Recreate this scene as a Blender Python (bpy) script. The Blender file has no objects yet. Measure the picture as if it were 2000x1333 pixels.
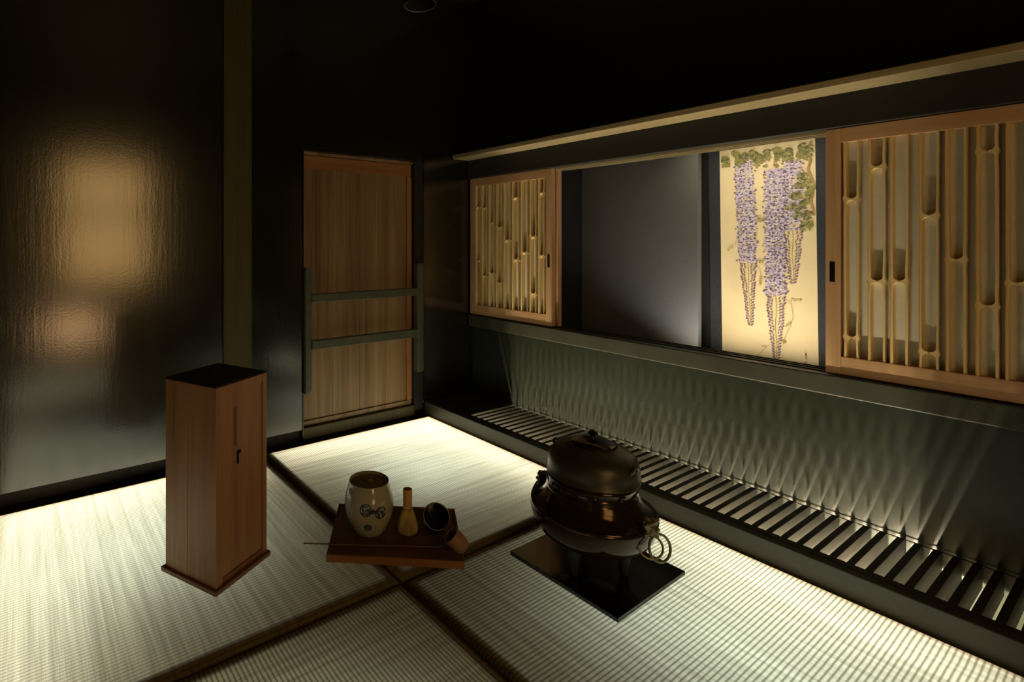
import bpy, bmesh, math, random
from mathutils import Vector, Matrix, noise

S = bpy.context.scene
COL = S.collection
R = math.radians

# ------------------------------------------------------------------ camera
cam_d = bpy.data.cameras.new('camera')
cam = bpy.data.objects.new('camera', cam_d)
COL.objects.link(cam)
cam.location = (0, 0, 1.0)
cam.rotation_euler = (R(90), 0, -math.atan2(0.534, 0.845))
cam_d.sensor_fit = 'HORIZONTAL'
cam_d.sensor_width = 36
cam_d.lens = 1023.787 / 2000 * 36
cam_d.shift_x = 0.15
cam_d.shift_y = -0.09825
cam_d.clip_start = 0.02
S.camera = cam

# ------------------------------------------------------------------ world, view, lights
w = bpy.data.worlds.new('world')
S.world = w
w.use_nodes = True
w.node_tree.nodes['Background'].inputs[0].default_value = (0, 0, 0, 1)
w.node_tree.nodes['Background'].inputs[1].default_value = 0
S.view_settings.view_transform = 'Standard'
S.view_settings.look = 'None'
S.view_settings.gamma = 1
S.view_settings.use_curve_mapping = False
S.view_settings.exposure = 0.0
S.cycles.max_bounces = 8
S.cycles.diffuse_bounces = 4
S.cycles.glossy_bounces = 4
S.cycles.caustics_reflective = False
S.cycles.caustics_refractive = False
S.cycles.sample_clamp_indirect = 4.0
S.cycles.use_denoising = True


def area(name, loc, direction, sx, sy, power, col, spread=180):
    d = bpy.data.lights.new(name, 'AREA')
    d.shape = 'RECTANGLE'
    d.size, d.size_y = sx, sy
    d.energy = power
    d.color = col
    d.spread = R(spread)
    o = bpy.data.objects.new(name, d)
    COL.objects.link(o)
    o.location = loc
    zz = -Vector(direction).normalized()
    yy = Vector((0, 1, 0)) - zz * zz.y
    yy.normalize()
    xx = yy.cross(zz)
    o.rotation_euler = Matrix((xx, yy, zz)).transposed().to_euler()
    return o


COOL = (0.94, 1.0, 0.86)
WARM = (1.0, 0.91, 0.72)
P_PANEL, P_EDGE = 2.0, 2.7
# mats: name -> (x0, x1, y0, y1, rib axis, lit edges, panel power factor)
MATS = {
    'left_back': (-0.10, 0.926, 1.240, 2.312, 'Y', ('L', 'B'), 1.0),
    'right_back': (0.936, 1.936, 1.240, 2.312, 'X', ('R', 'B'), 1.0),
    'left_front': (-0.10, 0.926, 0.160, 1.230, 'X', ('L',), 1.25),
    'right_front': (0.936, 1.936, 0.160, 1.230, 'Y', ('R',), 1.05),
}
for k, (x0, x1, y0, y1, ax, edges, pf) in MATS.items():
    cx, cy = (x0 + x1) / 2, (y0 + y1) / 2
    ox = (0.12 if 'R' in edges else -0.12 if 'L' in edges else 0)
    oy = (0.12 if 'B' in edges else -0.10)
    area('lamp_panel', (cx + ox, cy + oy, -0.225), (0, 0, 1), 0.52, 0.56, P_PANEL * pf, (1.0, .95, .72) if k == 'left_front' else COOL)
    if 'R' in edges:
        area('lamp_strip', (x1 - 0.060, cy, -0.19), (0, 0, 1), 0.07, y1 - y0 - 0.04, P_EDGE, WARM)
    if 'L' in edges:
        area('lamp_strip', (x0 + 0.060, cy, -0.19), (0, 0, 1), 0.07, y1 - y0 - 0.04, P_EDGE * .75, WARM)
    if 'B' in edges:
        area('lamp_strip', (cx, y1 - 0.060, -0.19), (0, 0, 1), x1 - x0 - 0.04, 0.07, P_EDGE, WARM)

# row of small lamps lying in the trough under the floor grille
N_LED = 41
for i in range(N_LED):
    d = bpy.data.lights.new('trough_lamp', 'POINT')
    d.energy = 8.2
    d.shadow_soft_size = 0.004
    d.color = (1.0, 0.85, 0.57)
    o = bpy.data.objects.new('trough_lamp', d)
    COL.objects.link(o)
    o.location = (2.06, 2.0264 - i * 0.0392, -0.095)

area('trough_strip', (2.262, 1.24, -0.105), (0.15, 0, 1), 0.01, 1.56, 4.5, (1.0, 0.86, 0.60))

# lamps inside the picture niche, behind the sill and the right-hand sash
area('niche_lamp', (2.44, 0.97, 0.39), (0.30, 0.0, 1.0), 0.03, 0.50, 2.3, (1.0, 0.87, 0.64), 110)
area('niche_lamp', (2.44, 0.97, 1.495), (0.45, 0.0, -1.0), 0.03, 0.46, 1.15, (1.0, 0.87, 0.64), 120)
d = bpy.data.lights.new('niche_spot', 'SPOT')
d.energy = 8.0
d.color = (0.95, 0.97, 1.0)
d.spot_size = R(66)
d.spot_blend = 1.0
d.shadow_soft_size = 0.012
o = bpy.data.objects.new('niche_spot', d)
COL.objects.link(o)
o.location = (2.44, 1.05, 0.40)
o.rotation_euler = (Vector((2.60, 1.38, 0.88)) - o.location).to_track_quat('-Z', 'Y').to_euler()


# ------------------------------------------------------------------ node helpers
class NT:
    def __init__(self, name):
        self.m = bpy.data.materials.new(name)
        self.m.use_nodes = True
        self.t = self.m.node_tree
        self.t.nodes.clear()
        self.out = self.t.nodes.new('ShaderNodeOutputMaterial')

    def n(self, typ, **kw):
        nd = self.t.nodes.new(typ)
        for k, v in kw.items():
            if k in nd.inputs:
                nd.inputs[k].default_value = v
            else:
                setattr(nd, k, v)
        return nd

    def l(self, a, b):
        self.t.links.new(a, b)

    def math(self, op, a, b=None, c=None):
        nd = self.t.nodes.new('ShaderNodeMath')
        nd.operation = op
        for i, v in enumerate((a, b, c)):
            if v is None:
                continue
            if isinstance(v, (int, float)):
                nd.inputs[i].default_value = v
            else:
                self.l(v, nd.inputs[i])
        return nd.outputs[0]

    def coords(self, kind='Object', scale=(1, 1, 1), rot=(0, 0, 0)):
        tc = self.n('ShaderNodeTexCoord')
        mp = self.n('ShaderNodeMapping')
        mp.inputs['Scale'].default_value = scale
        mp.inputs['Rotation'].default_value = rot
        self.l(tc.outputs[kind], mp.inputs[0])
        return mp.outputs[0]

    def noise(self, vec, scale, detail=3, rough=.55, dist=0):
        nd = self.n('ShaderNodeTexNoise')
        nd.inputs['Scale'].default_value = scale
        nd.inputs['Detail'].default_value = detail
        nd.inputs['Roughness'].default_value = rough
        nd.inputs['Distortion'].default_value = dist
        self.l(vec, nd.inputs['Vector'])
        return nd.outputs[0]

    def ramp(self, fac, stops):
        nd = self.n('ShaderNodeValToRGB')
        e = nd.color_ramp.elements
        while len(e) < len(stops):
            e.new(0.5)
        for el, (p, c) in zip(e, stops):
            el.position = p
            el.color = (*c, 1) if len(c) == 3 else c
        self.l(fac, nd.inputs[0])
        return nd.outputs[0]

    def mix(self, fac, a, b, mode='MIX'):
        nd = self.t.nodes.new('ShaderNodeMix')
        nd.data_type = 'RGBA'
        nd.blend_type = mode
        for i, v in ((0, fac), (6, a), (7, b)):
            if isinstance(v, (int, float)):
                nd.inputs[i].default_value = v
            elif isinstance(v, tuple):
                nd.inputs[i].default_value = (*v, 1)
            else:
                self.l(v, nd.inputs[i])
        return nd.outputs[2]

    def bump(self, h, strength=.3, dist=.002):
        nd = self.n('ShaderNodeBump')
        nd.inputs['Strength'].default_value = strength
        nd.inputs['Distance'].default_value = dist
        self.l(h, nd.inputs['Height'])
        return nd.outputs[0]

    def bsdf(self, col, rough=.5, metal=0., normal=None, ior=1.5, spec=.5, coat=0.):
        b = self.n('ShaderNodeBsdfPrincipled')
        if isinstance(col, tuple):
            b.inputs['Base Color'].default_value = (*col, 1)
        else:
            self.l(col, b.inputs['Base Color'])
        if isinstance(rough, (int, float)):
            b.inputs['Roughness'].default_value = rough
        else:
            self.l(rough, b.inputs['Roughness'])
        b.inputs['Metallic'].default_value = metal
        b.inputs['IOR'].default_value = ior
        b.inputs['Specular IOR Level'].default_value = spec
        b.inputs['Coat Weight'].default_value = coat
        if normal is not None:
            self.l(normal, b.inputs['Normal'])
        self.l(b.outputs[0], self.out.inputs[0])
        return b


def m_plain(name, col, rough=.5, metal=0., var=.15, scale=30, bump=0., **kw):
    t = NT(name)
    v = t.coords()
    nz = t.noise(v, scale, 4)
    c = t.ramp(nz, [(.3, tuple(x * (1 - var) for x in col)), (.7, tuple(min(1, x * (1 + var)) for x in col))])
    nm = t.bump(nz, bump, .002) if bump else None
    t.bsdf(c, rough, metal, nm, **kw)
    return t.m


def m_wood(name, dark, light, axis='Z', rough=.45, scale=1.0, bump=.08, spec=.4):
    """straight-grained wood, grain running along the given object axis"""
    t = NT(name)
    s = [26 * scale, 26 * scale, 26 * scale]
    s['XYZ'.index(axis)] = 1.1 * scale
    v = t.coords(scale=tuple(s))
    broad = t.noise(v, 1.0, 3, .5, .6)
    s2 = [x * 7 for x in s]
    s2['XYZ'.index(axis)] = 5 * scale
    v2 = t.coords(scale=tuple(s2))
    fine = t.noise(v2, 1.0, 3, .6)
    f = t.math('ADD', t.math('MULTIPLY', broad, .68), t.math('MULTIPLY', fine, .32))
    c = t.ramp(f, [(.32, dark), (.66, light)])
    t.bsdf(c, rough, 0, t.bump(fine, bump, .001), spec=spec)
    return t.m


def m_lacquer(name, col, rough, streak=True, wave=.10, ior=1.5, spec=.5):
    """hand-brushed gloss: faint vertical brushing and orange-peel in the relief"""
    t = NT(name)
    v = t.coords(scale=(60, 60, 5))
    a = t.noise(v, 1.0, 3, .6)
    v2 = t.coords(scale=(1, 1, 1))
    b = t.noise(v2, 130, 2, .5)
    h = t.math('ADD', t.math('MULTIPLY', a, .7 if streak else .1), t.math('MULTIPLY', b, .45))
    c = t.ramp(a, [(.3, tuple(x * .8 for x in col)), (.7, tuple(x * 1.2 for x in col))])
    t.bsdf(c, rough, 0, t.bump(h, wave, .004), ior=ior, spec=spec)
    return t.m


def m_tatami(name, hx, hy, axis, ribs=.6):
    """woven rush that lets lamp light through: ribs across, rush strands along the given axis;
    folded edges on all four sides, with the shade of the frame beneath painted in"""
    t = NT(name)
    tc = t.n('ShaderNodeTexCoord')
    sp = t.n('ShaderNodeSeparateXYZ')
    t.l(tc.outputs['Object'], sp.inputs[0])
    x, y = sp.outputs[0], sp.outputs[1]
    along, across = (x, y) if axis == 'X' else (y, x)
    # ribs repeat along the strand direction
    wob = t.noise(t.coords(scale=(9, 9, 9)), 1.0, 2)
    ph = t.math('ADD', t.math('DIVIDE', along, 0.0112), t.math('MULTIPLY', wob, 0.3))
    cs = t.math('COSINE', t.math('MULTIPLY', ph, 2 * math.pi))
    main = t.math('POWER', t.math('MULTIPLY_ADD', cs, .5, .5), 1.6)
    cs2 = t.math('MULTIPLY_ADD', cs, -.5, .5)
    thin = t.math('POWER', cs2, 14)
    sc = (3.0, 420, 1) if axis == 'X' else (420, 3.0, 1)
    strand = t.noise(t.coords(scale=sc), 1.0, 2, .6)
    sc = (1.6, 60, 1) if axis == 'X' else (60, 1.6, 1)
    streak = t.noise(t.coords(scale=sc), 1.0, 4, .65, .2)
    streak = t.ramp(streak, [(.36, (0, 0, 0)), (.62, (1, 1, 1))])
    cloud = t.noise(t.coords(scale=(3.5, 3.5, 1)), 1.0, 3)
    # transmission factor
    f = t.math('SUBTRACT', 1.0, t.math('MULTIPLY', main, ribs))
    f = t.math('SUBTRACT', f, t.math('MULTIPLY', thin, .16))
    f = t.math('MULTIPLY', f, t.math('MULTIPLY_ADD', strand, .80, .60))
    f = t.math('MULTIPLY', f, t.math('MULTIPLY_ADD', streak, .36, .70))
    f = t.math('MULTIPLY', f, t.math('MULTIPLY_ADD', cloud, .3, .85))
    dx = t.math('SUBTRACT', hx, t.math('ABSOLUTE', x))
    dy = t.math('SUBTRACT', hy, t.math('ABSOLUTE', y))
    dd = t.math('MINIMUM', dx, dy)
    hem_shade = t.n('ShaderNodeMapRange', interpolation_type='SMOOTHSTEP')
    t.l(dd, hem_shade.inputs[0])
    hem_shade.inputs[1].default_value = -0.004
    hem_shade.inputs[2].default_value = 0.034
    hem_shade.inputs[3].default_value = 1
    hem_shade.inputs[4].default_value = 0
    h = hem_shade.outputs[0]
    base = t.mix(f, (.060, .072, .036), (.94, .97, .84))
    base = t.mix(f, base, base)
    col = t.mix(1.0, base, (1, 1, 1), 'MULTIPLY')
    col = t.mix(h, col, t.mix(f, (.10, .045, .008), (.62, .38, .13)))  # folded edge: shade of the frame beneath painted in as orange-brown
    tr = t.n('ShaderNodeBsdfTranslucent')
    t.l(col, tr.inputs[0])
    df = t.n('ShaderNodeBsdfDiffuse')
    dcol = t.mix(f, (.16, .13, .05), (.42, .36, .20))
    t.l(dcol, df.inputs[0])
    hgt = t.math('SUBTRACT', t.math('MULTIPLY', strand, .3), main)
    bm_ = t.bump(hgt, .5, .0015)
    t.l(bm_, df.inputs['Normal'])
    mx = t.n('ShaderNodeMixShader')
    mx.inputs[0].default_value = .38
    t.l(tr.outputs[0], mx.inputs[1])
    t.l(df.outputs[0], mx.inputs[2])
    t.l(mx.outputs[0], t.out.inputs[0])
    return t.m


def m_emit(name, col, strength):
    t = NT(name)
    v = t.coords(scale=(8, 8, 8))
    nz = t.noise(v, 3, 4)
    c = t.ramp(nz, [(.2, tuple(x * .85 for x in col)), (.8, col)])
    e = t.n('ShaderNodeEmission')
    t.l(c, e.inputs[0])
    e.inputs[1].default_value = strength
    t.l(e.outputs[0], t.out.inputs[0])
    return t.m


# ------------------------------------------------------------------ mesh helpers
def link(name, me, mats, parent=None, smooth=True, angle=35):
    if not isinstance(mats, (list, tuple)):
        mats = [mats]
    for m in mats:
        me.materials.append(m)
    if smooth:
        bm = bmesh.new()
        bm.from_mesh(me)
        ca = R(angle)
        for f in bm.faces:
            f.smooth = True
        for e in bm.edges:
            if len(e.link_faces) != 2 or e.calc_face_angle(0) > ca:
                e.smooth = False
        bm.to_mesh(me)
        bm.free()
    o = bpy.data.objects.new(name, me)
    COL.objects.link(o)
    if parent:
        o.parent = parent
    return o


class MB:
    def __init__(self):
        self.bm = bmesh.new()
        self.flat = True

    def box(self, x0, x1, y0, y1, z0, z1, bevel=0.0):
        b = bmesh.new()
        vs = [b.verts.new((x, y, z)) for x in (x0, x1) for y in (y0, y1) for z in (z0, z1)]
        for q in ((0, 1, 3, 2), (4, 6, 7, 5), (0, 4, 5, 1), (2, 3, 7, 6), (0, 2, 6, 4), (1, 5, 7, 3)):
            b.faces.new([vs[i] for i in q])
        if bevel:
            bmesh.ops.bevel(b, geom=list(b.edges), offset=bevel, segments=2, affect='EDGES', profile=.5)
        bmesh.ops.recalc_face_normals(b, faces=b.faces)
        f = self.flat
        self.add(b)
        self.flat = f
        return self

    def add(self, b, mat=None):
        self.flat = False
        me = bpy.data.meshes.new('tmp')
        b.to_mesh(me)
        b.free()
        if mat is not None:
            me.transform(mat)
        self.bm.from_mesh(me)
        bpy.data.meshes.remove(me)

    def lathe(self, prof, seg=48, mat=None):
        b = bmesh.new()
        rings = []
        for r, z in prof:
            if r < 1e-5:
                rings.append([b.verts.new((0, 0, z))])
            else:
                rings.append([b.verts.new((r * math.cos(2 * math.pi * i / seg), r * math.sin(2 * math.pi * i / seg), z)) for i in range(seg)])
        for a, c in zip(rings, rings[1:]):
            for i in range(seg):
                j = (i + 1) % seg
                if len(a) == 1 and len(c) == 1:
                    continue
                if len(a) == 1:
                    b.faces.new((a[0], c[j], c[i]))
                elif len(c) == 1:
                    b.faces.new((a[i], a[j], c[0]))
                else:
                    b.faces.new((a[i], a[j], c[j], c[i]))
        bmesh.ops.recalc_face_normals(b, faces=b.faces)
        self.add(b, mat)
        return self

    def tube(self, pts, r, seg=8, closed=False, cap=True):
        pts = [Vector(p) for p in pts]
        n = len(pts)
        rr = r if isinstance(r, (list, tuple)) else [r] * n
        b = bmesh.new()
        rings = []
        up = None
        for i, p in enumerate(pts):
            if closed:
                tg = pts[(i + 1) % n] - pts[i - 1]
            else:
                tg = pts[min(i + 1, n - 1)] - pts[max(i - 1, 0)]
            tg.normalize()
            if up is None:
                up = Vector((0, 0, 1)) if abs(tg.z) < .9 else Vector((1, 0, 0))
            s = tg.cross(up)
            s.normalize()
            u = s.cross(tg)
            up = u
            rings.append([b.verts.new(p + (s * math.cos(2 * math.pi * k / seg) + u * math.sin(2 * math.pi * k / seg)) * rr[i]) for k in range(seg)])
        m = n if closed else n - 1
        for i in range(m):
            a, c = rings[i], rings[(i + 1) % n]
            for k in range(seg):
                j = (k + 1) % seg
                b.faces.new((a[k], a[j], c[j], c[k]))
        if cap and not closed:
            b.faces.new(rings[0][::-1])
            b.faces.new(rings[-1])
        bmesh.ops.recalc_face_normals(b, faces=b.faces)
        self.add(b)
        return self

    def obj(self, name, mats, parent=None, smooth=True, angle=35):
        me = bpy.data.meshes.new(name)
        self.bm.to_mesh(me)
        self.bm.free()
        return link(name, me, mats, parent, smooth and not self.flat, angle)


def tag(o, label=None, cat=None, group=None, kind=None):
    if label:
        o['label'] = label
    if cat:
        o['category'] = cat
    if group:
        o['group'] = group
    if kind:
        o['kind'] = kind
    return o


def empty(name, loc, rz=0., label=None, cat=None, group=None):
    o = bpy.data.objects.new(name, None)
    COL.objects.link(o)
    o.location = loc
    o.rotation_euler = (0, 0, rz)
    o.empty_display_size = .05
    return tag(o, label, cat, group)


def struct(name, mb, m, label=None, smooth=True):
    o = mb.obj(name, m, None, smooth)
    o['kind'] = 'structure'
    if label:
        o['label'] = label
    return o


# ------------------------------------------------------------------ materials
M = {}
M['lacquer'] = m_lacquer('black lacquer', (.009, .009, .006),   .18, wave=.09, ior=2.0)
M['wall'] = m_lacquer('dark green-black paint', (.0185, .0235, .0170), .33, streak=False, wave=.05)
M['black'] = m_plain('matt black paint', (.010, .010, .008), .6)
M['blackgloss'] = m_plain('black gloss', (.008, .008, .007), .12, var=.1)
M['kerb'] = m_plain('dark stained kerb wood', (.040, .043, .031), .45, var=.2, scale=8)
M['slat'] = m_plain('dark slat wood', (.022, .019, .014), .5, var=.25, scale=60)
M['trough'] = m_plain('trough board', (.19, .165, .11), .6, var=.25, scale=14)
M['white'] = m_plain('white cavity paint', (.68, .64, .52), .7, var=.03)
M['joist'] = m_plain('cavity joist', (.25, .17, .08), .7)
M['sash'] = m_wood('pale cedar', (.44, .255, .135), (.58, .365, .20), 'Z', .42)
M['sash_y'] = m_wood('pale cedar rail', (.44, .255, .135), (.58, .365, .20), 'Y', .42)
M['bamboo'] = m_wood('split bamboo', (.66, .48, .22), (.84, .66, .36), 'Z', .36, .7, .05)
M['backing'] = m_plain('backing paper', (.70, .68, .56), .8, var=.05)
M['door'] = m_wood('door cedar', (.13, .083, .038), (.36, .235, .12), 'Z', .45, .6, .06)
M['doorframe'] = m_wood('door frame cedar', (.26, .11, .04), (.40, .19, .075), 'X', .42)
M['doorframe_z'] = m_wood('door frame cedar upright', (.26, .11, .04), (.40, .19, .075), 'Z', .42)
M['rack'] = m_plain('dark green-grey stained wood', (.075, .085, .062), .42, var=.15, scale=20)
M['pillar'] = m_wood('brown pillar wood', (.050, .040, .014), (.085, .072, .028), 'Z', .5)
M['rail'] = m_wood('moulding wood', (.30, .24, .13), (.42, .34, .20), 'Y', .4)
M['sand'] = m_plain('grey sanded wall', (.115, .115, .110), .85, var=.25, scale=260, bump=.5)
M['lantern'] = m_wood('red cedar', (.235, .115, .052), (.39, .205, .10), 'Z', .42, .8)
M['lantern_dark'] = m_wood('dark cedar', (.13, .055, .02), (.20, .09, .035), 'Z', .45, .8)
M['tray'] = m_wood('tray wood', (.075, .028, .011), (.13, .052, .020), 'X', .38)
M['tray_rim'] = m_wood('tray edge wood', (.20, .09, .03), (.30, .15, .055), 'X', .4)
M['navy'] = m_plain('navy silk', (.020, .024, .030), .7, var=.3, scale=90)
M['paper'] = m_plain('cream painting silk', (.80, .66, .40), .8, var=.04, scale=12)
M['porcelain'] = m_plain('cream glazed ceramic', (.34, .33, .235), .12, var=.06, scale=14)
M['porcelain_base'] = m_plain('unglazed ochre foot', (.42, .33, .13), .5)
M['lid'] = m_plain('brown lacquered lid', (.13, .085, .03), .3)
M['indigo'] = m_plain('indigo paint', (.030, .045, .085), .2, var=.6, scale=160)
M['slateblue'] = m_plain('grey green paint', (.055, .085, .08), .2, var=.3)
M['whisk'] = m_plain('whisk bamboo', (.50, .38, .11), .5)
M['whisk_handle'] = m_wood('whisk handle bamboo', (.50, .27, .08), (.62, .36, .12), 'Z', .4)
M['green'] = m_plain('green glaze', (.11, .14, .035), .12)
M['redthread'] = m_plain('rust brown thread', (.22, .055, .02), .7)
M['blackglaze'] = m_plain('black glaze', (.012, .014, .016), .14)
M['tan'] = m_plain('tan clay', (.25, .13, .06), .5)
M['bronze'] = m_plain('dark brown bronze', (.042, .024, .013), .14, .55, var=.2, scale=9)
M['bronze_worn'] = m_plain('worn bronze', (.20, .17, .09), .4, .5, var=.4, scale=60, bump=.3)
M['iron'] = m_plain('cast iron', (.050, .046, .033), .38, .35, var=.2, scale=80, bump=.12)
M['stick'] = m_plain('dark bamboo stick', (.10, .06, .03), .4)
M['metal'] = m_plain('aged metal plate', (.32, .28, .2), .35, .7)

# ------------------------------------------------------------------ room shell
XR = 2.32          # lower right wall face
YB = 2.36          # face of the back wall panels
XL, YF, ZC = -0.75, -1.10, 2.45

mb = MB().box(XL - .05, 2.80, 2.41, 2.46, -.26, ZC)
wb = struct('wall_back', mb, M['black'])
def panel(x0, x1, z0, z1, y, label=None):
    o = MB().box(x0, x1, y, 2.412, z0, z1, .002).obj('lacquer_panel', M['lacquer'], wb)
    if label:
        o['label'] = label
panel(XL, .757, .052, ZC, YB)
panel(.896, 1.160, .052, ZC, YB)
panel(1.160, 1.93, 1.452, ZC, YB)
panel(1.938, 2.305, .062, ZC, YB + .006)
MB().box(1.872, 1.932, YB, 2.412, .03, 1.452, .002).obj('jamb', M['black'], wb)
MB().box(XL, 2.3, 2.385, 2.412, -.24, .060).obj('skirting', M['black'], wb)
struct('trim_1', MB().box(.759, .894, YB - .008, 2.412, .03, ZC, .003), M['pillar'])
struct('trim_2', MB().box(1.164, 1.872, 2.362, 2.41, .0, .058, .003), M['pillar'])
struct('trim_3', MB().box(1.160, 1.167, YB - .003, 2.40, .0, 1.452), M['blackgloss'])
struct('trim_4', MB().box(1.930, 1.939, YB - .004, 2.40, .075, 1.487), M['blackgloss'])

# right wall: lower wall, upper wall, and the shell of the picture niche
wr = MB()
wr.box(XR, XR + .04, -1.15, 2.41, -.26, .50)
wr = struct('wall_right', wr, M['wall'])
struct('wall_right_upper', MB().box(2.30, 2.36, -1.15, 2.41, 1.488, ZC), M['lacquer'])
nb = MB()
nb.box(2.715, 2.76, -.1, 2.41, .25, 1.60)
nb.box(2.385, 2.76, 1.80, 1.83, .25, 1.60)
nb.box(2.385, 2.76, -.13, -.10, .25, 1.60)
nb.box(2.37, 2.76, -.13, 2.41, 1.53, 1.60)
nb.box(2.36, 2.76, -.13, 2.41, .22, .26)
struct('wall_niche', nb, M['black'])
o = struct('wall_niche_panel', MB().box(2.600, 2.634, 1.200, 1.798, .27, 1.525, .0015), M['sand'])

# sill, head, moulding
struct('trim_5', MB().box(2.288, 2.41, -1.15, 2.36, .478, .546, .004), M['kerb'])
head = struct('trim_6', MB().box(2.286, 2.41, -1.15, 2.36, 1.378, 1.490, .003), M['black'])
for xk in (2.335, 2.372, 2.402):
    MB().box(xk - .003, xk + .003, .03, 2.35, 1.369, 1.380).obj('track_strip', M['rail'], head)
for xk in (2.335, 2.372, 2.402):
    MB().box(xk - .003, xk + .003, .03, 2.35, .545, .550).obj('track_strip', M['slat'], head)
struct('trim_7', MB().box(2.160, 2.302, -1.15, 2.36, 1.489, 1.512, .002), M['rail'])

# kerb beside the mats
struct('trim_8', MB().box(1.942, 1.972, -1.10, 2.356, -.25, .070, .003), M['kerb'])

# ceiling, other walls, floors
struct('ceiling', MB().box(XL - .05, 2.80, YF - .05, 2.46, ZC, ZC + .05), M['black'])
struct('wall_left', MB().box(XL - .05, XL, YF, 2.41, -.26, ZC), M['lacquer'])
# front wall (behind the camera) with its lit paper window
X0, X1, Z0, Z1 = .30, 1.04, .60, 1.78
fw = MB()
fw.box(XL, X0 - .03, YF - .05, YF, -.26, ZC)
fw.box(X1 + .03, 2.6, YF - .05, YF, -.26, ZC)
fw.box(X0 - .03, X1 + .03, YF - .05, YF, -.26, Z0 - .03)
fw.box(X0 - .03, X1 + .03, YF - .05, YF, Z1 + .03, ZC)
struct('wall_front', fw, M['lacquer'])
wf = MB()
wf.box(X0 - .03, X0, YF - .045, YF + .01, Z0 - .03, Z1 + .03)
wf.box(X1, X1 + .03, YF - .045, YF + .01, Z0 - .03, Z1 + .03)
wf.box(X0, X1, YF - .045, YF + .01, Z0 - .03, Z0)
wf.box(X0, X1, YF - .045, YF + .01, Z1, Z1 + .03)
win = struct('window_1', wf, M['sash'])
M['pane'] = m_emit('lit window paper', (1.0, .60, .21), 3.7)
zc = 1.27
MB().box(X0, X1, YF - .03, YF - .005, zc - .04, zc + .04).obj('window_rail', M['sash'], win)
MB().box(X0, X1, YF - .035, YF - .03, Z0, zc - .04).obj('window_pane', M['pane'], win)
MB().box(X0, X1, YF - .035, YF - .03, zc + .04, Z1).obj('window_pane', M['pane'], win)

X0, X1 = .17, .60
lw = MB()
for a in ((X0 - .02, X0, .0, .30), (X1, X1 + .02, .0, .30), (X0, X1, .0, .02), (X0, X1, .28, .30)):
    lw.box(a[0], a[1], YF, YF + .012, a[2], a[3])
win = struct('window_2', lw, M['sash'])
M['pane2'] = m_emit('lit low window paper', (1.0, .58, .26), 7.0)
MB().box(X0, X1, YF + .001, YF + .006, .02, .28).obj('window_pane', M['pane2'], win)

# under-floor: cavity bottom and joists
struct('floor', MB().box(-.13, 1.945, .12, 2.385, -.26, -.24), M['white'])
def fl(x0, x1, y0, y1):
    return MB().box(x0, x1, y0, y1, -.24, -.002)
struct('trim_9', fl(XL, -.105, YF, 2.385), M['black'])
struct('trim_10', fl(-.104, 1.941, YF, .155), M['black'])
n_ = 11
for k, (x0, x1, y0, y1, ax, edges, pf) in MATS.items():
    jm = MB()
    a0, a1, b0, b1 = x0 + .004, x1 - .004, y0 + .004, y1 - .004
    if 'L' not in edges:
        jm.box(a0, a0 + .032, b0, b1, -.24, -.004)
    else:
        jm.box(a0, a0 + .008, b0, b1, -.24, -.014)
    if 'R' not in edges:
        jm.box(a1 - .032, a1, b0, b1, -.24, -.004)
    else:
        jm.box(a1 - .008, a1, b0, b1, -.24, -.014)
    jm.box(a0 + .033, a1 - .033, b0, b0 + .032, -.24, -.004)
    if 'B' not in edges:
        jm.box(a0 + .033, a1 - .033, b1 - .032, b1, -.24, -.004)
    else:
        jm.box(a0 + .033, a1 - .033, b1 - .008, b1, -.24, -.014)
    struct('trim_%d' % (20 + n_), jm, M['joist'])
    n_ += 1
fe = MB()
fe.box(-.104, 1.941, 2.3135, 2.384, -.24, -.004)
struct('trim_12', fe, M['black'])

# ------------------------------------------------------------------ tatami
LBL = {
    'left_back': 'backlit woven rush tatami mat under the tall wooden lantern box',
    'right_back': 'brightest backlit tatami mat in the far corner below the wooden door',
    'left_front': 'dim backlit tatami mat at the bottom centre edge, ribs running away from camera',
    'right_front': 'backlit ribbed tatami mat under the black square board and the bronze brazier',
}
for k, (x0, x1, y0, y1, ax, edges, pf) in MATS.items():
    hx, hy = (x1 - x0) / 2, (y1 - y0) / 2
    b = bmesh.new()
    loops = []
    rad = .013
    prof = [(0, -.032), (0, -rad)] + [(rad * (1 - math.cos(R(a))), -rad + rad * math.sin(R(a))) for a in (22, 45, 67, 90)] + [(.05, 0)]
    for ins, z in prof:
        loops.append([b.verts.new((sx * (hx - ins), sy * (hy - ins), z)) for sx, sy in ((-1, -1), (1, -1), (1, 1), (-1, 1))])
    for a, c in zip(loops, loops[1:]):
        for i in range(4):
            j = (i + 1) % 4
            b.faces.new((a[i], a[j], c[j], c[i]))
    b.faces.new(loops[-1])
    bmesh.ops.recalc_face_normals(b, faces=b.faces)
    me = bpy.data.meshes.new('tatami_mat')
    b.to_mesh(me)
    b.free()
    o = link('tatami_mat', me, m_tatami('tatami ' + k, hx, hy, ax, .74 if 'front' in k else .52), None, True, 50)
    o.location = ((x0 + x1) / 2, (y0 + y1) / 2, 0)
    tag(o, LBL[k], 'tatami mat', 'tatami mats of the lit floor')

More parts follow.
